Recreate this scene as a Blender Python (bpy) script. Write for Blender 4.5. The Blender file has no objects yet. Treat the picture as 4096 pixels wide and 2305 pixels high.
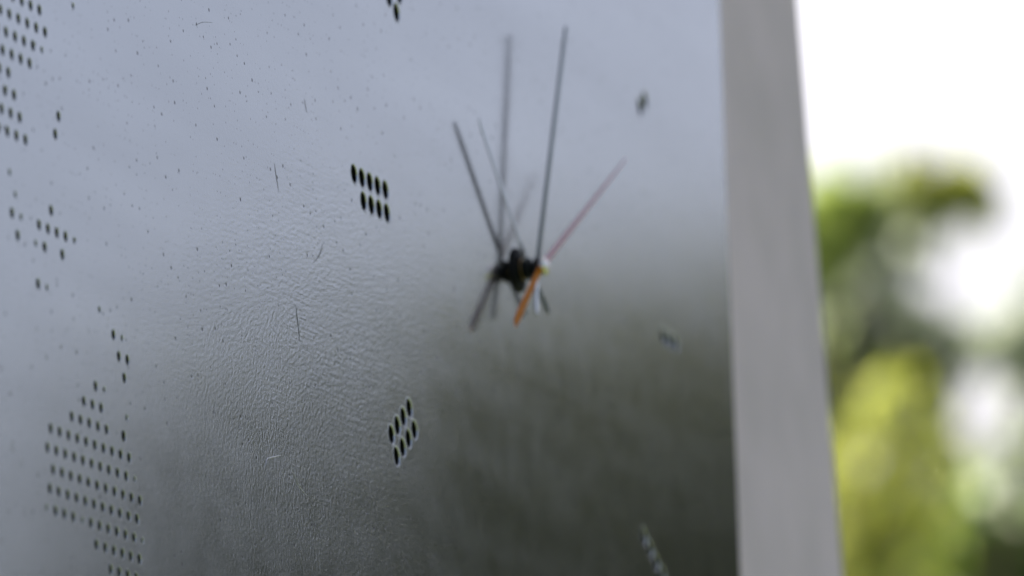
import bpy, bmesh, math, random
import numpy as np
from mathutils import Vector, Matrix
from mathutils.geometry import delaunay_2d_cdt

# ------------------------------------------------------------------ constants
# The clock is laid out on its own face: u to the right along the face, v up, h out of the face.
U = 0.005                       # one unit of the face lattice = 5 mm
Z0 = 1.663                      # height of v = 0 above the ground
def W(u, v, h=0.0):
    return Vector((u * U, -h * U, v * U + Z0))

sc = bpy.context.scene
col = sc.collection

# ------------------------------------------------------------------ camera
cam_d = bpy.data.cameras.new('camera')
cam = bpy.data.objects.new('camera', cam_d); col.objects.link(cam)
R0 = (0.3121168658571438, -0.06914873885546755, 0.9475238856948209)
R1 = (0.15596907635804666, -0.9800861281863105, -0.12290170282296775)
R2 = (0.9371535142480829, 0.1861441195726194, -0.2951163456689634)
def ax(r, s=1): return Vector((r[0], -r[2], r[1])) * s
m = Matrix.Identity(4)
for i, a in enumerate((ax(R0), ax(R1, -1), ax(R2, -1))):
    for k in range(3): m[k][i] = a[k]
m.translation = W(-278.02256512, -51.82240979, 108.02842434)
cam.matrix_world = m
cam_d.sensor_width = 36.0
cam_d.lens = 29061.94 / 4096 * 36
cam_d.clip_start = 0.05; cam_d.clip_end = 3000
cam_d.dof.use_dof = True
cam_d.dof.focus_distance = 328.0 * U
cam_d.dof.aperture_fstop = 16.5
cam_d.dof.aperture_ratio = 1.12
sc.camera = cam

# ------------------------------------------------------------------ world, sun, exposure
SUN_EL, SUN_AZ = 46.0, 66.0      # azimuth measured from +X towards +Y : behind the clock
wd = bpy.data.worlds.new('World'); sc.world = wd; wd.use_nodes = True
nt = wd.node_tree; nt.nodes.clear()
out = nt.nodes.new('ShaderNodeOutputWorld'); bg = nt.nodes.new('ShaderNodeBackground')
sky = nt.nodes.new('ShaderNodeTexSky'); sky.sky_type = 'NISHITA'; sky.sun_disc = False
sky.sun_elevation = math.radians(SUN_EL); sky.sun_rotation = math.radians(90 - SUN_AZ)
sky.air_density = 0.6; sky.dust_density = 9.0; sky.ozone_density = 0.3
bg.inputs['Strength'].default_value = 0.13
nt.links.new(sky.outputs[0], bg.inputs[0]); nt.links.new(bg.outputs[0], out.inputs[0])
sd = bpy.data.lights.new('sun', 'SUN'); sun = bpy.data.objects.new('sun', sd); col.objects.link(sun)
sd.energy = 3.0; sd.angle = math.radians(3.0); sd.color = (1.0, 0.95, 0.86)
e, a = math.radians(SUN_EL), math.radians(SUN_AZ)
sun.rotation_euler = Vector((math.cos(a) * math.cos(e), math.sin(a) * math.cos(e), math.sin(e))).to_track_quat('Z', 'Y').to_euler()
sc.view_settings.view_transform = 'Standard'; sc.view_settings.look = 'None'
sc.view_settings.exposure = 1.50; sc.view_settings.gamma = 1.0
try:
    sc.cycles.use_denoising = True
    sc.cycles.denoiser = 'OPENIMAGEDENOISE'
    sc.cycles.max_bounces = 10; sc.cycles.transparent_max_bounces = 8
except Exception: pass

# ------------------------------------------------------------------ helpers
def mesh_obj(name, verts, faces, mats=(), parent=None, smooth=False, mi=None):
    me = bpy.data.meshes.new(name); me.from_pydata([tuple(v) for v in verts], [], faces)
    for mt in mats: me.materials.append(mt)
    if mi is not None: me.polygons.foreach_set('material_index', mi)
    if smooth is True: me.polygons.foreach_set('use_smooth', [True] * len(me.polygons))
    elif smooth: me.polygons.foreach_set('use_smooth', smooth)
    me.update()
    o = bpy.data.objects.new(name, me); col.objects.link(o)
    if parent: o.parent = parent
    return o
def tag(o, label, cat=None, group=None, kind=None):
    o['label'] = label
    if cat: o['category'] = cat
    if group: o['group'] = group
    if kind: o['kind'] = kind
    return o
def empty(name, loc=(0, 0, 0)):
    o = bpy.data.objects.new(name, None); o.location = loc; col.objects.link(o); o.empty_display_size = .02
    return o
class Geo:
    def __init__(s): s.v = []; s.f = []; s.m = []; s.s = []
    def add(s, vs, fs, mi=0, smooth=False):
        b = len(s.v); s.v += [Vector(x) for x in vs]
        for f in fs: s.f.append([b + i for i in f]); s.m.append(mi); s.s.append(smooth)
    def lathe(s, cu, cv, prof, n=32, mi=0, smooth=True, cap0=False, cap1=False):
        """prof: list of (r, h) on the face axis through (cu, cv)"""
        vs = []; fs = []
        for r, h in prof:
            for k in range(n):
                t = 2 * math.pi * k / n; vs.append(W(cu + r * math.cos(t), cv + r * math.sin(t), h))
        for j in range(len(prof) - 1):
            for k in range(n):
                k2 = (k + 1) % n; fs.append([j * n + k, j * n + k2, (j + 1) * n + k2, (j + 1) * n + k])
        if cap1: fs.append([(len(prof) - 1) * n + k for k in range(n)])
        if cap0: fs.append([k for k in range(n)][::-1])
        s.add(vs, fs, mi, smooth)
    def build(s, name, mats, parent=None):
        return mesh_obj(name, s.v, s.f, mats, parent, s.s, s.m)
def box_geo(g, u0, u1, v0, v1, h0, h1, mi=0):
    vs = [W(u, v, h) for h in (h0, h1) for v in (v0, v1) for u in (u0, u1)]
    g.add(vs, [[0, 2, 3, 1], [4, 5, 7, 6], [0, 1, 5, 4], [2, 6, 7, 3], [0, 4, 6, 2], [1, 3, 7, 5]], mi)

# ------------------------------------------------------------------ materials
def new_mat(name):
    mt = bpy.data.materials.new(name); mt.use_nodes = True
    n = mt.node_tree; b = n.nodes['Principled BSDF']; return mt, n, b
def N(n, t, **k):
    x = n.nodes.new(t)
    for a, v in k.items():
        if a.startswith('i_'): x.inputs[a[2:].replace('_', ' ')].default_value = v
        else: setattr(x, a, v)
    return x
def simple(name, c, rough=.5, metal=0.0, spec=.5, noise=0.0, nscale=400.0):
    mt, n, b = new_mat(name)
    b.inputs['Roughness'].default_value = rough; b.inputs['Metallic'].default_value = metal
    b.inputs['Specular IOR Level'].default_value = spec
    tc = N(n, 'ShaderNodeTexCoord'); nz = N(n, 'ShaderNodeTexNoise', i_Scale=nscale, i_Detail=3.0)
    n.links.new(tc.outputs['Object'], nz.inputs['Vector'])
    mx = N(n, 'ShaderNodeMixRGB'); mx.inputs[1].default_value = tuple(x * (1 - noise) for x in c) + (1,)
    mx.inputs[2].default_value = tuple(min(1, x * (1 + noise)) for x in c) + (1,)
    n.links.new(nz.outputs[0], mx.inputs[0]); n.links.new(mx.outputs[0], b.inputs['Base Color'])
    return mt

def plate_material():
    mt, n, b = new_mat('satin_steel'); L = n.links
    b.inputs['Metallic'].default_value = 1.0
    tc = N(n, 'ShaderNodeTexCoord')
    co = tc.outputs['Object']
    def mth(op, a, bb=None, clamp=False):
        x = N(n, 'ShaderNodeMath', operation=op, use_clamp=clamp)
        for i, q in enumerate((a, bb)):
            if q is None: continue
            if isinstance(q, (int, float)): x.inputs[i].default_value = q
            else: L.new(q, x.inputs[i])
        return x.outputs[0]
    def noise(scale, detail=2.0, vec=None, rough=.5, dist=0.0):
        x = N(n, 'ShaderNodeTexNoise', i_Scale=scale, i_Detail=detail, i_Roughness=rough, i_Distortion=dist)
        L.new(vec or co, x.inputs['Vector']); return x.outputs[0]
    # orange peel of the lacquer, about a millimetre across
    peel = noise(980.0, 3.0, rough=.6, dist=.25)
    fine = noise(2600.0, 2.0)
    # dings and tool rub marks: long shallow streaks running across the sheet
    mp = N(n, 'ShaderNodeMapping'); mp.inputs['Scale'].default_value = (75, 75, 1100); mp.inputs['Rotation'].default_value = (0, math.radians(8), 0)
    L.new(co, mp.inputs['Vector'])
    streak = noise(1.0, 3.0, mp.outputs[0], .6)
    mp2 = N(n, 'ShaderNodeMapping'); mp2.inputs['Scale'].default_value = (50, 50, 1500); mp2.inputs['Rotation'].default_value = (0, math.radians(-14), 0)
    L.new(co, mp2.inputs['Vector'])
    streak = mth('ADD', mth('MULTIPLY', streak, .6), mth('MULTIPLY', noise(1.0, 2.0, mp2.outputs[0], .5), .6))
    patch = N(n, 'ShaderNodeMapRange'); L.new(noise(22.0, 2.0), patch.inputs[0])
    patch.inputs[1].default_value = .42; patch.inputs[2].default_value = .62
    # scattered pin holes in the lacquer
    sx = N(n, 'ShaderNodeSeparateXYZ'); L.new(co, sx.inputs[0]); cx = N(n, 'ShaderNodeCombineXYZ'); L.new(sx.outputs[0], cx.inputs[0]); L.new(sx.outputs[2], cx.inputs[1])
    vo = N(n, 'ShaderNodeTexVoronoi', feature='F1', voronoi_dimensions='2D', i_Scale=230.0); L.new(cx.outputs[0], vo.inputs['Vector'])
    sp = N(n, 'ShaderNodeSeparateColor'); L.new(vo.outputs['Color'], sp.inputs[0])
    rad = mth('MULTIPLY', mth('SUBTRACT', sp.outputs[0], .64), .36)        # pit radius, most cells none
    pit = mth('SUBTRACT', 1.0, mth('DIVIDE', vo.outputs['Distance'], mth('MAXIMUM', rad, .0005)), True)
    vo2 = N(n, 'ShaderNodeTexVoronoi', feature='F1', voronoi_dimensions='2D', i_Scale=520.0); L.new(cx.outputs[0], vo2.inputs['Vector'])
    sp2 = N(n, 'ShaderNodeSeparateColor'); L.new(vo2.outputs['Color'], sp2.inputs[0])
    rad2 = mth('MULTIPLY', mth('SUBTRACT', sp2.outputs[1], .65), .55)
    pit2 = mth('SUBTRACT', 1.0, mth('DIVIDE', vo2.outputs['Distance'], mth('MAXIMUM', rad2, .0005)), True)
    # the lacquer is roughest in one rubbed area low on the face, and fades out around it
    vm = N(n, 'ShaderNodeVectorMath', operation='DISTANCE'); L.new(co, vm.inputs[0]); vm.inputs[1].default_value = RUB
    wob = mth('ADD', vm.outputs['Value'], mth('MULTIPLY', mth('SUBTRACT', noise(30.0, 2.0), .5), .05))
    mk = N(n, 'ShaderNodeMapRange', interpolation_type='SMOOTHSTEP'); L.new(wob, mk.inputs[0])
    mk.inputs[1].default_value = .015; mk.inputs[2].default_value = .13; mk.inputs[3].default_value = 1.3; mk.inputs[4].default_value = .42
    mask = mk.outputs[0]
    h = mth('ADD', mth('MULTIPLY', mth('MULTIPLY', peel, mask), PEEL), mth('MULTIPLY', mth('MULTIPLY', fine, mask), FINE))
    h = mth('ADD', h, mth('MULTIPLY', mth('MULTIPLY', mth('MULTIPLY', streak, mask), patch.outputs[0]), STREAK))
    h = mth('SUBTRACT', h, mth('MULTIPLY', pit, PIT))
    h = mth('SUBTRACT', h, mth('MULTIPLY', pit2, PIT * .2))
    h = mth('ADD', h, mth('MULTIPLY', noise(38.0, 1.5), WAVE))
    bp = N(n, 'ShaderNodeBump'); bp.inputs['Strength'].default_value = 1.0; bp.inputs['Distance'].default_value = 1.0
    L.new(h, bp.inputs['Height']); L.new(bp.outputs[0], b.inputs['Normal'])
    m3 = N(n, 'ShaderNodeMapping'); m3.inputs['Rotation'].default_value = (0, math.radians(-58), 0); m3.inputs['Scale'].default_value = (5, 5, 38)
    L.new(co, m3.inputs['Vector'])
    film = N(n, 'ShaderNodeMapRange'); L.new(noise(1.0, 3.0, m3.outputs[0], .5), film.inputs[0]); film.inputs[1].default_value = .35; film.inputs[2].default_value = .68
    fc = N(n, 'ShaderNodeMixRGB'); fc.inputs[1].default_value = tuple(x * .95 for x in PLATE_C) + (1,); fc.inputs[2].default_value = tuple(x * 1.06 for x in PLATE_C) + (1,)
    L.new(film.outputs[0], fc.inputs[0])
    cr = N(n, 'ShaderNodeMixRGB'); L.new(fc.outputs[0], cr.inputs[1]); cr.inputs[2].default_value = (.035, .03, .03, 1)
    L.new(mth('MULTIPLY', mth('MAXIMUM', mth('MULTIPLY', pit, 2.2), mth('MULTIPLY', pit2, .9)), .9, True), cr.inputs[0]); L.new(cr.outputs[0], b.inputs['Base Color'])
    m2 = N(n, 'ShaderNodeMapping'); m2.inputs['Rotation'].default_value = (0, math.radians(-52), 0); m2.inputs['Scale'].default_value = (7, 7, 55)
    L.new(co, m2.inputs['Vector'])
    smear = mth('MULTIPLY', noise(1.0, 4.0, m2.outputs[0], .55), .6)
    rr = N(n, 'ShaderNodeMapRange'); L.new(mth('ADD', smear, mth('MULTIPLY', noise(90.0, 3.0), .4)), rr.inputs[0])
    rr.inputs[1].default_value = .35; rr.inputs[2].default_value = .65
    rr.inputs[3].default_value = ROUGH - .015; rr.inputs[4].default_value = ROUGH + .035
    L.new(rr.outputs[0], b.inputs['Roughness'])
    return mt
PEEL, FINE, STREAK, PIT, WAVE = 3.3e-5, 7e-6, 2.1e-5, 2.4e-5, 1.2e-5
ROUGH = .115
RUB = tuple(W(37.0, 6.5, 0))
PLATE_C = (.565, .562, .548)
M_plate = plate_material()
M_rim = simple('rim_steel', (.56, .575, .55), .22, 1.0)
M_hole = simple('black_hole_lining', (.006, .006, .006), .7, 0, .2)  # even black for the wall and floor of every hole
M_black = simple('black_board', (.012, .012, .012), .8, 0, .2)
M_hand = simple('polished_dark_metal', (.50, .52, .52), .14, 1.0)
M_under = simple('black_back', (.012, .014, .013), .6, 0, .2)
M_red = simple('orange_red_paint', (.52, .155, .002), .45, 0, .08, .05)
M_red.node_tree.nodes['Principled BSDF'].inputs['IOR'].default_value = 1.45
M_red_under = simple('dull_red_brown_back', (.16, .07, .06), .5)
M_brass = simple('brass', (.34, .23, .09), .35, 1.0)
M_cap = simple('polished_brass', (.88, .82, .70), .18, 1.0)
M_tube = simple('black_plastic', (.008, .008, .008), .6, 0, .15)
M_tail = simple('tree_reflection_green', (.028, .045, .022), .5, 0, .2)  # dark trees mirrored in the hour hand's tail, painted as its colour
M_minute = simple('dark_hand_metal', (.26, .29, .28), .14, 1.0)
M_point = simple('sky_tinted_red', (.50, .19, .25), .22, 0, .5, .05)  # red pointer with its pink sky reflection mixed into the base colour
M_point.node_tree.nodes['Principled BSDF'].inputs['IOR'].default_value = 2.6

def board_material():
    mt, n, b = new_mat('pale_grey_paint'); L = n.links
    b.inputs['Roughness'].default_value = .65
    tc = N(n, 'ShaderNodeTexCoord'); mp = N(n, 'ShaderNodeMapping'); mp.inputs['Scale'].default_value = (1.0, 1, .8)
    L.new(tc.outputs['Object'], mp.inputs[0])
    nz = N(n, 'ShaderNodeTexNoise', i_Scale=42.0, i_Detail=2.0, i_Roughness=.45); L.new(mp.outputs[0], nz.inputs['Vector'])
    mr = N(n, 'ShaderNodeMapRange'); L.new(nz.outputs[0], mr.inputs[0]); mr.inputs[1].default_value = .3; mr.inputs[2].default_value = .7
    mx = N(n, 'ShaderNodeMixRGB'); mx.inputs[1].default_value = (.71, .585, .62, 1); mx.inputs[2].default_value = (.81, .66, .71, 1)
    L.new(mr.outputs[0], mx.inputs[0]); L.new(mx.outputs[0], b.inputs['Base Color'])
    n2 = N(n, 'ShaderNodeTexNoise', i_Scale=600.0, i_Detail=3.0); L.new(tc.outputs['Object'], n2.inputs['Vector'])
    bp = N(n, 'ShaderNodeBump', i_Strength=.4, i_Distance=.0004); L.new(n2.outputs[0], bp.inputs['Height']); L.new(bp.outputs[0], b.inputs['Normal'])
    return mt
M_board = board_material()

def leaf_mat(name, c, tr, var=.35):
    mt, n, b = new_mat(name); L = n.links
    b.inputs['Roughness'].default_value = .5
    gi = N(n, 'ShaderNodeNewGeometry')
    mx = N(n, 'ShaderNodeMixRGB'); L.new(gi.outputs['Random Per Island'], mx.inputs[0])
    mx.inputs[1].default_value = tuple(x * (1 - var) for x in c) + (1,); mx.inputs[2].default_value = tuple(x * (1 + var) for x in c) + (1,)
    L.new(mx.outputs[0], b.inputs['Base Color'])
    t = N(n, 'ShaderNodeBsdfTranslucent')
    m2 = N(n, 'ShaderNodeMixRGB'); L.new(gi.outputs['Random Per Island'], m2.inputs[0])
    m2.inputs[1].default_value = tuple(x * (1 - var) for x in tr) + (1,); m2.inputs[2].default_value = tuple(x * (1 + var) for x in tr) + (1,)
    L.new(m2.outputs[0], t.inputs[0])
    ms = N(n, 'ShaderNodeMixShader'); ms.inputs[0].default_value = .5
    L.new(b.outputs[0], ms.inputs[1]); L.new(t.outputs[0], ms.inputs[2]); L.new(ms.outputs[0], n.nodes['Material Output'].inputs[0])
    return mt
M_yel = leaf_mat('yellow_green_leaf', (.15, .175, .035), (.52, .58, .12), .3)
M_mid = leaf_mat('green_leaf', (.11, .145, .03), (.38, .50, .11))
M_sage = leaf_mat('grey_green_leaf', (.18, .22, .15), (.58, .66, .48))
M_dark = leaf_mat('dark_leaf', (.065, .11, .03), (.20, .34, .07))
M_shade = leaf_mat('deep_green_leaf', (.155, .178, .14), (.10, .115, .07))
M_bark = simple('bark', (.09, .07, .05), .9, 0, .2, .4, 30)

# ------------------------------------------------------------------ ground
def ground():
    mt, n, b = new_mat('grass'); L = n.links
    tc = N(n, 'ShaderNodeTexCoord'); nz = N(n, 'ShaderNodeTexNoise', i_Scale=.8, i_Detail=8.0); L.new(tc.outputs['Object'], nz.inputs['Vector'])
    mx = N(n, 'ShaderNodeMixRGB'); mx.inputs[1].default_value = (.035, .06, .018, 1); mx.inputs[2].default_value = (.07, .09, .03, 1)
    L.new(nz.outputs[0], mx.inputs[0]); L.new(mx.outputs[0], b.inputs['Base Color']); b.inputs['Roughness'].default_value = .9
    s = 1500
    o = mesh_obj('ground', [(-s, -s, 0), (s, -s, 0), (s, s, 0), (-s, s, 0)], [[0, 1, 2, 3]], [mt])
    tag(o, 'open grass ground under the clock and the trees', kind='structure')
ground()

# ------------------------------------------------------------------ the painted board behind the clock
g = Geo()
BV0 = -Z0 / U; B0, B1 = -95.0, 136.2; BT = 105.0; c_ = .35
sec = [(B0, -8.0), (B1, -8.0), (B1, -3.0 - c_), (B1 - c_, -3.0), (B0, -3.0)]
vs = [W(u, v, h) for v in (BV0, BT) for u, h in sec]; k = len(sec)
g.add(vs, [[i, (i + 1) % k, k + (i + 1) % k, k + i][::-1] for i in range(k)] + [list(range(k)), list(range(k, 2 * k))[::-1]])
o = g.build('painted_board', [M_board])
tag(o, 'pale grey painted board standing upright just behind the steel clock face', 'board')

# ------------------------------------------------------------------ the clock
HU, HV = 66.17, 17.42                    # centre of the dial
clock = empty('wall_clock', W(HU, HV, 0))
tag(clock, 'large satin steel clock with pierced dot numerals and a dotted world map', 'clock')
def adopt(o, p=None):                    # keep world placement under the clock's Empty
    p = p or clock
    o.parent = p; bpy.context.view_layer.update(); o.matrix_parent_inverse = p.matrix_world.inverted(); return o
bpy.context.view_layer.update()

s3 = math.sqrt(3) / 2
SM = .62
#   row number in the staggered grid (v = row * s3) : list of (u, size)
MAP = {
 21: [(-.5, 1), (.5, 1), (1.5, 1)], 20: [(-2, 1), (-1, 1), (0, 1), (1, 1), (2, 1)],
 19: [(-2.5, 1), (-1.5, 1), (-.5, 1), (.5, 1), (1.5, SM)], 18: [(-3, 1), (-2, 1), (-1, 1), (0, 1)],
 17: [(-2.5, 1)], 16: [(-3, 1), (-2, 1), (3, 1)], 15: [(-2.5, 1), (-1.5, 1), (2.5, 1)], 14: [(-2, 1), (-1, 1)],
 12: [(-3, SM)], 11: [(-2.5, SM), (2, 1), (1.5 + .0, 0)], 10: [(-3, 1), (-2, SM), (0, 1), (1, 1), (2, 1), (3, 1), (4, SM)],
 9: [(-2.5, 1), (-.5, SM), (.5, 1), (2.5, 1)], 7: [(-.5, 1), (.5, SM), (6.5, SM)], 6: [(8, 1), (9, SM)], 5: [(8.5, 1), (9.5, 1)],
 4: [(9, 1)], 3: [(5.5, 1), (6.5, SM)], 2: [(4, 1), (5, 1), (6, 1), (9, SM)],
 1: [(2.5, 1), (3.5, 1), (4.5, 1), (5.5, 1), (6.5, 1), (8.5, 1.12)],
 0: [(i, 1) for i in range(10)], -1: [(i - .5, 1) for i in range(10)] + [(9.5, SM)], -2: [(i, 1) for i in range(11)],
 -3: [(i - .5, 1) for i in range(11)],
 -4: [(-1, SM), (0, 1), (1, 1), (2, 1), (3, SM)] + [(i, 1) for i in range(4, 10)] + [(10, SM)],
 -5: [(i + .5, 1) for i in range(4, 10)], -6: [(6, 1), (7, 1), (8, 1), (9, 1)]}
MAP[11] = [(-2.5, SM), (2, 0), (1.5, 1)]; 
mapdots = []
for r, l in MAP.items():
    for u, s in l:
        if s: mapdots.append((u, r * s3, .238 * s))
mapdots.append((5.5, 22 * s3 + .1, .238 * SM))
# (two dots of the island chain)
mapdots.append((2.5, 13 * s3 - 0 + .0, 0))
mapdots = [d for d in mapdots if d[2] > 0]
# a little more of the same map just outside the picture, to the left and above
rng = random.Random(4)
for r in range(22, 27):
    for i in range(-9, 3 - (r - 21)):
        uu = i + (.5 if r % 2 else 0)
        mapdots.append((uu, r * s3, .238 * (SM if rng.random() < .12 else 1)))
for r in range(14, 22):
    lo = {21: -1.5, 20: -3, 19: -3.5, 18: -4, 17: -3.5, 16: -4, 15: -3.5, 14: -3}[r]
    for i in range(9 - (21 - r) // 2): mapdots.append((lo - i, r * s3, .238))

SP = 1.129
def rowdots(cu, cv, deg, cells):          # cells: (steps outward, row)
    a = math.radians(deg); d = Vector((math.cos(a), math.sin(a))); q = Vector((-d.y, d.x))
    return [((Vector((cu, cv)) + d * (k * SP) + q * (w * SP))[:]) for k, w in cells]
markers = [
 ('nine', rowdots(65.57, 17.51, 180, [((24.12 / SP) - k, -.5) for k in range(5)] + [((24.12 / SP) - k, .5) for k in range(1, 5)])),
 ('eight', rowdots(65.57, 17.51, 210, [((24.12 / SP) - k, w) for w in (-.5, .5) for k in range(4)])),
 ('ten', rowdots(49.499, 27.519, 150, [(k, 0) for k in range(5)] + [(k, -1.05) for k in range(5)])),
 ('two', rowdots(90.80, 30.60, 30, [(-.5, 0), (.5, 0)])),
 ('three', rowdots(92.56, 17.86, 0, [(-1, 0), (0, 0), (1, 0)])),
 ('four', rowdots(85.06, 6.17, -31, [(k * .98, 0) for k in range(4)])),
]
R_M = .465
holes = []                                # (u, v, r, outer r of its rim)
for name, pts in markers:
    for u, v in pts: holes.append((u, v, R_M, R_M + .095))
for u, v, r in mapdots: holes.append((u, v, r, r + .03))

# face sheet: outline with every hole cut out of it
def edge_u(v): return 103.15 + (v - 6.2) * .142
V0, V1, ULEFT = -34.0, 66.0, -78.0
bev = .10
pts = [Vector((ULEFT, V0)), Vector((edge_u(V0) - bev, V0)), Vector((edge_u(V1) - bev, V1)), Vector((ULEFT, V1))]
edges = [(0, 1), (1, 2), (2, 3), (3, 0)]
NS = 20
for u, v, r, ro in holes:
    b = len(pts)
    for k in range(NS):
        t = 2 * math.pi * k / NS; pts.append(Vector((u + ro * math.cos(t), v + ro * math.sin(t))))
        edges.append((b + k, b + (k + 1) % NS))
res = delaunay_2d_cdt(pts, edges, [], 1, 1e-5)
ov, of = res[0], res[2]
harr = np.array([(u, v, ro) for u, v, r, ro in holes])
keep = []
for f in of:
    c = sum((ov[i] for i in f), Vector((0, 0))) / len(f)
    if np.any(np.hypot(harr[:, 0] - c.x, harr[:, 1] - c.y) < harr[:, 2] * .97): continue
    keep.append(list(f))
g = Geo()
fr = []
for f in keep:
    a, b_, c = ov[f[0]], ov[f[1]], ov[f[2]]
    if (b_ - a).cross(c - a) < 0: f = f[::-1]
    fr.append(f)
g.add([W(p.x, p.y, 0) for p in ov], fr, 0, False)
# rolled edge, side and back of the sheet
ring = [(ULEFT, V0), (edge_u(V0) - bev, V0), (edge_u(V1) - bev, V1), (ULEFT, V1)]
ring2 = [(ULEFT - bev, V0 - bev), (edge_u(V0), V0 - bev), (edge_u(V1), V1 + bev), (ULEFT - bev, V1 + bev)]
vv = [W(u, v, 0) for u, v in ring] + [W(u, v, -bev * .6) for u, v in ring2] + [W(u, v, -.24) for u, v in ring2]
ff = []
for j in (0, 4):
    for k in range(4): ff.append([j + k, j + 4 + k, j + 4 + (k + 1) % 4, j + (k + 1) % 4])
g.add(vv, ff + [[11, 10, 9, 8]], 0, False)
plate = adopt(g.build('face_plate', [M_plate]))
plate['label'] = 'satin steel sheet with pin holes, rub marks and fine scratches'

# pressed rims: a slightly raised collar round each hole that rolls inward
def rims(name, hs, mat, parent, lift=.004):
    g = Geo()
    for u, v, r, ro in hs:
        w = ro - r
        g.lathe(u, v, [(ro, 0.0), (ro - w * .3, lift * .75), (ro - w * .55, lift), (ro - w * .85, lift * .45), (r, -.045)], NS)
    return adopt(g.build(name, [mat]), parent)
def cup_mesh(name):
    g = Geo(); n = NS; vs = []; fs = []
    for r, h in ((1.0, -.043), (1.0, -.23)):
        for k in range(n):
            t = 2 * math.pi * k / n; vs.append(Vector((r * math.cos(t) * U, -h * U, r * math.sin(t) * U)))
    for k in range(n): k2 = (k + 1) % n; fs.append([k, k2, n + k2, n + k])
    fs.append([n + k for k in range(n)])
    me = bpy.data.meshes.new(name); me.from_pydata([tuple(v) for v in vs], [], fs); me.materials.append(M_hole); return me
CUP = cup_mesh('hole')
def cups(hs, parent):
    for u, v, r, ro in hs:
        c = bpy.data.objects.new('hole', CUP); col.objects.link(c)
        c.parent = parent; c.matrix_parent_inverse = parent.matrix_world.inverted()
        c.location = W(u, v, 0); c.scale = (r, 1, r)
i0 = 0
NUM = {'nine': 'nine pierced holes in two rows standing for nine', 'eight': 'eight pierced holes in two slanting rows standing for eight',
       'ten': 'ten pierced holes in two rows at the top edge of the picture', 'two': 'two pierced holes standing for two',
       'three': 'three pierced holes standing for three', 'four': 'four pierced holes in one slanting row standing for four'}
for name, pts_ in markers:
    hs = holes[i0:i0 + len(pts_)]; i0 += len(pts_)
    o = rims('hour_marker', hs, M_rim, clock); o['label'] = NUM[name]
    bpy.context.view_layer.update(); cups(hs, o)
hs = holes[i0:]
o = rims('world_map', hs, M_rim, clock, .003); o['label'] = 'dotted world map of small pierced holes'
bpy.context.view_layer.update(); cups(hs, o)

# black backing sheet and stand-off pegs
g = Geo(); box_geo(g, ULEFT + 3, edge_u(V0) - 6, V0 + 3, V1 - 3, -1.4, -.245); adopt(g.build('backing_sheet', [M_black]))
for u in (ULEFT + 8, 60):
    for v in (V0 + 8, V1 - 8):
        g = Geo(); g.lathe(u, v, [(1.0, -3.0), (1.0, -1.4)], 20, cap0=True, cap1=True); adopt(g.build('standoff_peg', [M_rim]))

# scratches and lint lying on the lacquer
M_lint = simple('lint', (.12, .12, .12), .5)
M_scr = simple('scratch_burr', (.50, .50, .51), .35, 1.0)
def strand(pts, r, mat):
    P = [Vector((u, v, .012)) for u, v in pts]; sm = []
    for i in range(len(P) - 1):
        p0 = P[max(i - 1, 0)]; p1 = P[i]; p2 = P[i + 1]; p3 = P[min(i + 2, len(P) - 1)]
        for k in range(6):
            t = k / 6; sm.append(.5 * ((2 * p1) + (p2 - p0) * t + (2 * p0 - 5 * p1 + 4 * p2 - p3) * t * t + (3 * p1 - p0 - 3 * p2 + p3) * t ** 3))
    sm.append(P[-1]); g = Geo(); vs = []; fs = []; m_ = len(sm)
    for i, p in enumerate(sm):
        t = (sm[min(i + 1, m_ - 1)] - sm[max(i - 1, 0)]).normalized(); s = Vector((-t.y, t.x, 0))
        w = r * (.25 + .75 * math.sin(math.pi * (i + .5) / m_))
        for a_ in range(6):
            th = 2 * math.pi * a_ / 6; q = p + s * w * math.cos(th) + Vector((0, 0, 1)) * w * .6 * math.sin(th); vs.append(W(q.x, q.y, q.z))
    for i in range(m_ - 1):
        for a_ in range(6): a2 = (a_ + 1) % 6; fs.append([i * 6 + a_, i * 6 + a2, (i + 1) * 6 + a2, (i + 1) * 6 + a_])
    g.add(vs, fs, 0, True); return adopt(g.build('scratch', [mat]), plate)
strand([(30.141, 16.625), (30.292, 15.998), (30.535, 15.293)], .013, M_lint)
strand([(36.227, 13.866), (35.801, 13.361), (35.293, 12.995), (34.684, 12.67)], .018, M_lint)
strand([(31.842, 10.231), (31.968, 9.469), (32.121, 8.562)], .017, M_lint)
strand([(26.3, 1.989), (26.572, 2.335), (27.446, 2.545), (28.43, 2.752)], .03, M_scr)
strand([(29.794, 2.406), (30.332, 1.872), (31.057, 1.471), (31.883, 1.303)], .012, M_scr)
strand([(20.607, 21.249), (21.142, 21.427), (21.785, 21.626), (22.995, 21.844)], .010, M_lint)
strand([(34.915, 20.538), (35.05, 20.2), (35.174, 19.883)], .012, M_lint)

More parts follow.
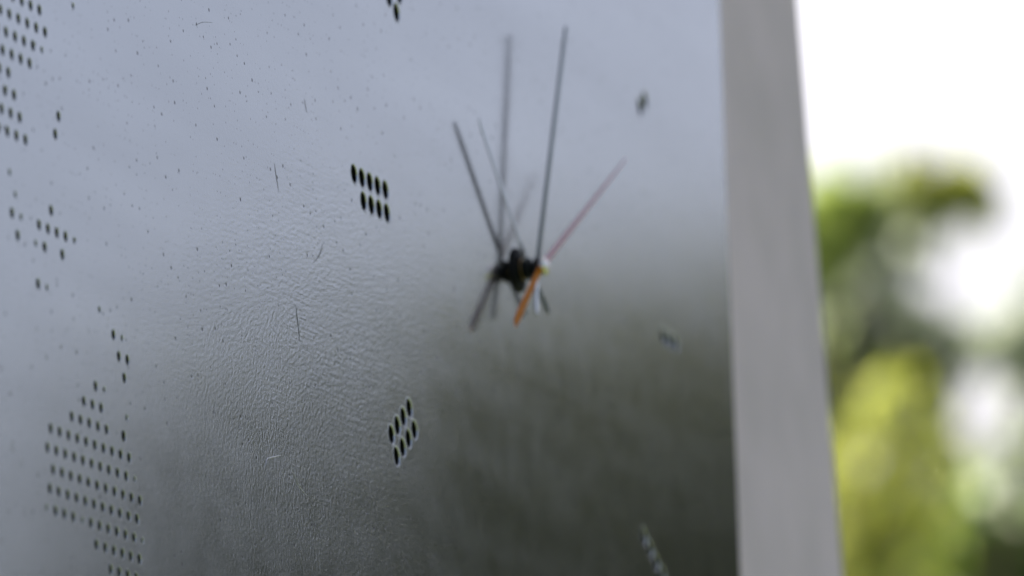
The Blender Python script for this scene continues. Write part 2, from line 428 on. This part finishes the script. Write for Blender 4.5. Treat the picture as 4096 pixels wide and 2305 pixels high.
# ---- movement spindle, nut and hands
g = Geo(); g.lathe(HU, HV, [(1.14, 0.005), (1.14, .10), (1.08, .14), (.66, .15)], 40); adopt(g.build('washer', [M_tube]))
g = Geo(); g.lathe(HU, HV, [(.66, .14), (.66, .27), (.62, .30), (.5, .30)], 6, smooth=False); adopt(g.build('hex_nut', [M_tube]))
g = Geo(); g.lathe(HU, HV, [(.55, .29), (.55, .32), (.53, .33), (.50, .33)], 32); adopt(g.build('threaded_ring', [M_brass]))
g = Geo(); g.lathe(HU, HV, [(.50, .12), (.50, .55), (.44, .58), (.36, .62), (.33, 1.22)], 32); adopt(g.build('spindle', [M_tube]))
def hand(name, tip, tail, hub_h, w_tail, w_tip, th, mats, twist=0.0, sides=(0, 1, 5), split=True, boss=.5, under=1, tipmid=None):
    """flat bar from tail to tip through the hub; every station is (u, v, h)"""
    st = [Vector(tail), Vector((HU, HV, hub_h))] + ([Vector(tipmid)] if tipmid else []) + [Vector(tip)]
    d = (Vector(tip) - Vector(tail)); d.z = 0; d.normalize(); q = Vector((-d.y, d.x, 0))
    dense = []
    for i in range(len(st) - 1):
        for k in range(8): dense.append(st[i].lerp(st[i + 1], k / 8))
    dense.append(st[-1]); n = len(dense); g = Geo(); vs = []; fs = []; mi = []
    L_ = (st[-1] - st[0]).length
    for i, p in enumerate(dense):
        t = (p - st[0]).length / L_; w = (w_tail + (w_tip - w_tail) * t) * .5
        if i in (0, n - 1): w *= .7
        tw = twist; s = q * math.cos(tw) + Vector((0, 0, 1)) * math.sin(tw); nn = Vector((0, 0, 1)) * math.cos(tw) - q * math.sin(tw)
        for a_, b_ in ((-1, -1), (1, -1), (1, .5), (.8, 1), (-.8, 1), (-1, .5)):
            x = p + s * (w * a_) + nn * (th * .5 * b_); vs.append(W(*x))
    for i in range(n - 1):
        for a_ in range(6):
            a2 = (a_ + 1) % 6; g_ = [i * 6 + a_, i * 6 + a2, (i + 1) * 6 + a2, (i + 1) * 6 + a_][::-1]
            fs.append(g_); mi.append(1 if a_ in sides else (2 if len(mats) > 2 and (i >= 8) == split else 0))
    fs += [[0, 1, 2, 3, 4, 5], [(n - 1) * 6 + k for k in range(6)][::-1]]; mi += [0, 0]
    b = len(g.v); g.v += vs
    for f, m_ in zip(fs, mi): g.f.append(f); g.m.append(m_); g.s.append(False)
    g.lathe(HU, HV, [(boss * .8, hub_h - .10), (boss, hub_h - .07), (boss, hub_h + .05), (boss * .85, hub_h + .08), (.2, hub_h + .08)], 28, 1)
    me = g.build(name, mats)
    return adopt(me)
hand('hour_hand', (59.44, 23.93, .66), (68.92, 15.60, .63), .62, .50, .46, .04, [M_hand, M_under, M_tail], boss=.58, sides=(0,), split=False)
hand('minute_hand', (72.50, 31.03, 1.56), (65.02, 14.85, 1.18), 1.03, .46, .36, .09, [M_minute, M_under, M_hand], boss=.50, split=False)  # tail takes the lighter metal: its sky reflection is put into the colour
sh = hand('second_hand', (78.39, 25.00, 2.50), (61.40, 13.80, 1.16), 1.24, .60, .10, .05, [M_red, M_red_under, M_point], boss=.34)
g = Geo(); g.lathe(HU, HV, [(.36, 1.26), (.41, 1.30), (.42, 1.50), (.38, 1.57), (.27, 1.62), (.12, 1.645), (.02, 1.65)], 32, cap1=True)
cp = g.build('cap', [M_cap]); adopt(cp, sh)

# ------------------------------------------------------------------ trees
def leaf_cloud(name, centres, size, mats, parent=None, seed=1, flat=.0):
    """centres: (n,4) array x, y, z, material index; one pointed folded leaf at each"""
    rs = np.random.RandomState(seed); c = np.asarray(centres); n = len(c)
    ax_ = rs.normal(size=(n, 3)); ax_[:, 2] -= .5; ax_ /= np.linalg.norm(ax_, axis=1)[:, None]
    o_ = rs.normal(size=(n, 3)); sd_ = np.cross(ax_, o_); sd_ /= np.linalg.norm(sd_, axis=1)[:, None]
    nm = np.cross(ax_, sd_); L_ = size * rs.uniform(.65, 1.25, n)[:, None]; Wd = L_ * rs.uniform(.30, .42, n)[:, None]
    p = c[:, :3]
    P = np.stack([p - ax_ * L_ * .5, p - ax_ * L_ * .1 + sd_ * Wd + nm * Wd * .3, p + ax_ * L_ * .25 + sd_ * Wd * .75 + nm * Wd * .25,
                  p + ax_ * L_ * .55, p + ax_ * L_ * .25 - sd_ * Wd * .75 + nm * Wd * .25, p - ax_ * L_ * .1 - sd_ * Wd + nm * Wd * .3], 1).reshape(-1, 3)
    me = bpy.data.meshes.new(name); me.vertices.add(n * 6); me.vertices.foreach_set('co', P.ravel())
    base = (np.arange(n) * 6)[:, None]; idx = np.concatenate([base + np.array([0, 1, 2, 3]), base + np.array([0, 3, 4, 5])], 1).reshape(-1)
    me.loops.add(n * 8); me.loops.foreach_set('vertex_index', idx.astype(np.int32)); me.polygons.add(n * 2)
    me.polygons.foreach_set('loop_start', np.arange(n * 2, dtype=np.int32) * 4); me.polygons.foreach_set('loop_total', np.full(n * 2, 4, np.int32))
    for mt in mats: me.materials.append(mt)
    me.polygons.foreach_set('material_index', np.repeat(c[:, 3].astype(np.int32), 2)); me.update(); me.validate()
    o = bpy.data.objects.new(name, me); col.objects.link(o)
    if parent: o.parent = parent
    return o
def tube(g, pts, rad, n=8):
    vs = []; fs = []; P = [Vector(p) for p in pts]
    for i, p in enumerate(P):
        t = (P[min(i + 1, len(P) - 1)] - P[max(i - 1, 0)]).normalized(); s = t.orthogonal().normalized(); q = t.cross(s)
        for k in range(n):
            a_ = 2 * math.pi * k / n; vs.append(p + (s * math.cos(a_) + q * math.sin(a_)) * rad[i])
    for i in range(len(P) - 1):
        for k in range(n): k2 = (k + 1) % n; fs.append([i * n + k, i * n + k2, (i + 1) * n + k2, (i + 1) * n + k])
    g.add(vs, fs, 0, True)
def trunk_obj(base, top, limbs, r0, parent, seed):
    rg = random.Random(seed); g = Geo(); b = Vector(base); t = Vector(top)
    pts = [b.lerp(t, k / 6) + Vector((rg.uniform(-.05, .05), rg.uniform(-.05, .05), 0)) * (k > 0) * (t - b).length * .3 for k in range(7)]
    tube(g, [p - b for p in pts], [r0 * (1.25 - k / 6 * .95) for k in range(7)], 10)
    for l in limbs:
        k = rg.randint(3, 6); s = pts[k]; e_ = Vector(l); mid = s.lerp(e_, .5) + Vector((rg.uniform(-.1, .1), rg.uniform(-.1, .1), .1))
        tube(g, [s - b, mid - b, e_ - b], [r0 * .14, r0 * .08, r0 * .03], 6)
    return g.build('trunk', [M_bark], parent)
CAM = cam.matrix_world.translation.copy()
MIR = Vector((CAM.x, -CAM.y, CAM.z))     # where the face plane mirrors that place to
def at(az, el, dist, CAM=CAM):                     # a place in the garden, bearing az from +X, elevation el, seen from where one stands at the clock
    a_, e_ = math.radians(az), math.radians(el)
    return Vector((CAM.x + dist * math.cos(a_), CAM.y + dist * math.sin(a_), CAM.z + dist * math.tan(e_)))
def clump(az, el, dist, r, dens, mi, rs, depth=None):
    """leaves gathered round a twig end"""
    c = at(az, el, dist); n = int(dens); p = rs.normal(size=(n, 3)); p /= np.linalg.norm(p, axis=1)[:, None]
    p *= (rs.uniform(0, 1, n) ** (1 / 2.6))[:, None] * r
    return np.c_[p + np.array(c), np.full(n, mi)], c
def px(x, y): return 14.77 - (x - 2138) * .003152, 10.53 - (y - 725) * .003117
exec_list = None

GAPS = [(2270, 600, 38), (2190, 690, 34), (2310, 715, 40), (2385, 640, 34), (2250, 820, 34), (2500, 1235, 42), (2140, 1010, 28), (2450, 740, 92),
        (2440, 1062, 74), (2575, 1120, 30), (2350, 1310, 16), (2140, 800, 26), (2560, 1330, 22), (2130, 620, 18)]
def thin(A):                              # openings between the branches where sky comes through
    d = A[:, :3] - np.array(CAM); az = np.degrees(np.arctan2(d[:, 1], d[:, 0])); el = np.degrees(np.arctan2(d[:, 2], np.hypot(d[:, 0], d[:, 1])))
    keep = np.ones(len(A), bool)
    for x, y, r_ in GAPS:
        a0, e0 = px(x, y); keep &= np.hypot((az - a0) / .00315, (el - e0) / .00312) > r_
    return A[keep]
def tree(name, label, base, dist_list, loose, size, mats, seed, trunk_r=.09, crown_extra=None):
    rs = np.random.RandomState(seed); root = empty(name, base); tag(root, label, 'tree')
    L_ = []; ends = []
    for az, el, d, r, n, mi in dist_list:
        a_, c = clump(az, el, d, r, n, mi, rs); L_.append(a_); ends.append(c)
    if crown_extra is not None:
        for (cx, cy, cz, rx, ry, rz, n, mi) in crown_extra:
            p = rs.normal(size=(n, 3)); p /= np.linalg.norm(p, axis=1)[:, None]; p *= (rs.uniform(0, 1, n) ** (1 / 2.2))[:, None]
            p = p * np.array([rx, ry, rz]); wob = 1 + .18 * np.sin(p[:, :1] * 5 / rx + 1.3) * np.cos(p[:, 2:3] * 4 / rz)
            L_.append(np.c_[p * wob + np.array([cx, cy, cz]), np.full(n, mi)]); ends.append(Vector((cx, cy, cz)))
    A = np.concatenate(L_)
    if dist_list: A = thin(A)
    A[:, :3] -= np.array(base)
    leaf_cloud('crown', A, size, mats, root, seed)
    top = sum(ends, Vector((0, 0, 0))) / len(ends)
    trunk_obj(base, Vector((base[0] * .6 + top.x * .4, base[1] * .6 + top.y * .4, top.z - .15)), ends, trunk_r, root, seed)
    return root

D1 = 14.0
def C(x, y, r, n, mi, d=D1):              # clump placed by bearing; r in metres
    a_, e_ = px(x, y); return (a_, e_, d, r, n, mi)
# the yellow-green tree, nearest
yel = [C(2230, 1150, .11, 36, 0), C(2160, 1330, .11, 34, 0), C(2120, 1180, .09, 26, 0), C(2290, 1270, .10, 34, 0), C(2150, 1480, .12, 36, 0),
       C(2130, 1050, .06, 12, 0), C(2040, 1250, .10, 34, 0), C(2060, 1420, .10, 36, 0), C(2240, 1400, .09, 24, 0), C(2350, 1160, .06, 18, 0), C(2240, 1010, .06, 18, 0), C(2310, 1060, .05, 12, 0),
       C(2200, 1240, .05, 8, 1), C(2140, 1400, .05, 8, 1), C(2300, 1400, .06, 14, 1)]
b_ = at(15.2, 0, D1); base = (b_.x, b_.y, 0)
tree('broadleaf_tree', 'bright yellow green leaves low beside the board, blurred', base, yel, 0, .05, [M_yel, M_mid], 11, .06,
     [(b_.x, b_.y + .2, 2.5, .8, .7, .75, 5000, 0)])
D2 = 16.0
grn = [C(2110, 540, .11, 75, 0, D2), C(2200, 520, .08, 51, 0, D2), C(2430, 500, .08, 75, 1, D2), C(2330, 500, .06, 36, 1, D2), C(2490, 550, .05, 33, 1, D2),
       C(2100, 650, .09, 51, 0, D2), C(2250, 640, .10, 39, 3, D2), C(2330, 580, .06, 21, 3, D2), C(2180, 770, .11, 39, 3, D2), C(2270, 770, .09, 33, 3, D2), C(2300, 870, .07, 30, 3, D2),
       C(2570, 910, .08, 50, 3, D2), C(2200, 860, .10, 40, 3, D2), C(2330, 920, .05, 51, 2, D2), C(2230, 900, .08, 39, 0, D2), C(2430, 905, .05, 33, 3, D2), C(2570, 900, .06, 45, 3, D2), C(2590, 1000, .05, 39, 3, D2), C(2500, 1240, .08, 60, 3, D2),
       C(2330, 1000, .04, 21, 0, D2), C(2590, 1180, .07, 60, 0, D2), C(2010, 600, .12, 90, 0, D2), C(2310, 420, .04, 13, 1, D2), C(2140, 900, .09, 36, 3, D2), C(2080, 900, .09, 36, 0, D2), C(2090, 1000, .07, 30, 0, D2)]
b_ = at(15.8, 0, D2)
tree('broadleaf_tree', 'tall green tree with loose leafy top against the white sky', (b_.x, b_.y, 0), grn, 0, .06, [M_mid, M_yel, M_dark, M_sage], 23, .08,
     [(b_.x, b_.y + .5, 2.6, .7, .6, .8, 2600, 0)])
D3 = 17.5
drk = [C(2450, 1400, .16, 90, 1, D3), C(2480, 1400, .18, 260, 0, D3), C(2390, 1390, .13, 280, 0, D3), C(2430, 1330, .08, 120, 0, D3), C(2600, 1330, .15, 160, 0, D3), C(2400, 1280, .07, 80, 1, D3), C(2500, 1310, .10, 140, 1, D3), C(2560, 1480, .2, 200, 0, D3), C(2250, 1500, .2, 240, 0, D3)]
b_ = at(13.3, 0, D3)
tree('broadleaf_tree', 'low dark green tree at the foot of the blurred background', (b_.x, b_.y, 0), drk, 0, .06, [M_dark, M_mid], 31, .09,
     [(b_.x, b_.y, 2.9, 1.1, 1.1, .75, 6000, 0)])
# a paler tree further off that fills in between the others
D4 = 24.0
far = []
rf = random.Random(8)
for k in range(90):
    x, y = rf.uniform(2030, 2640), rf.uniform(500, 1460)
    if math.hypot((x - 2455) / 150, (y - 730) / 175) < 1 or math.hypot((x - 2450) / 125, (y - 1065) / 150) < 1: continue
    if x > 2520 and y < 760: continue
    far.append(C(x, y, .16, 20, rf.choice((0, 1, 1)), D4))
b_ = at(16.2, 0, D4)
tree('broadleaf_tree', 'paler grey green tree further off, showing between the nearer leaves', (b_.x, b_.y, 0), far, 0, .10, [M_mid, M_sage], 57, .10,
     [(b_.x, b_.y + .3, 3.6, .9, .9, 1.0, 3000, 0)])
# trees out in front of the clock face: they darken the lower right of its reflection
def blob_tree(name, label, az, dist, top_el, rx, rz, n, seed, mats=(M_shade, M_dark), size=.10):
    c = at(az, top_el, dist); cz = c.z - rz; base = (c.x, c.y, 0)
    tree(name, label, base, [], 0, size, list(mats), seed, .12, [(c.x, c.y, cz, rx, rx, rz, n, 0), (c.x, c.y, cz - rz * .5, rx * 1.05, rx * 1.05, rz * .9, n // 2, 0)])
DG = 11.0
def mirrored_tree(label, tops, seed, base_az):
    lobes = []
    for az, el, r, n in tops:
        c = at(az, el, DG + .5 * math.sin(az * 3), MIR); lobes.append((c.x, c.y, c.z - r, r, r, r, n, 0)); lobes.append((c.x, c.y, c.z - r * 2.2, r * 1.2, r * 1.2, r * 1.3, n, 0))
    b_ = at(base_az, 0, DG, MIR)
    tree('evergreen_tree', label, (b_.x, b_.y, 0), [], 0, .09, [M_shade, M_dark], seed, .12, lobes)
mirrored_tree('dark evergreen in front of the clock, darkening the lower right of its mirror image',
    [(-18.4, 10.5, .38, 5200), (-17.3, 10.3, .42, 5600), (-16.0, 10.05, .45, 6000), (-19.3, 10.2, .34, 4200), (-20.1, 9.25, .30, 3200), (-20.9, 8.2, .30, 2400), (-21.8, 7.9, .28, 2400),
     (-18.0, 11.1, .45, 500), (-16.6, 11.2, .5, 650), (-19.4, 10.8, .4, 350)], 41, -18)
mirrored_tree('second evergreen in front of the clock, mirrored beside its right edge',
    [(-14.6, 9.95, .45, 6000), (-13.2, 10.6, .5, 6000), (-11.6, 10.6, .5, 5000), (-14.9, 11.2, .5, 700)], 43, -13)
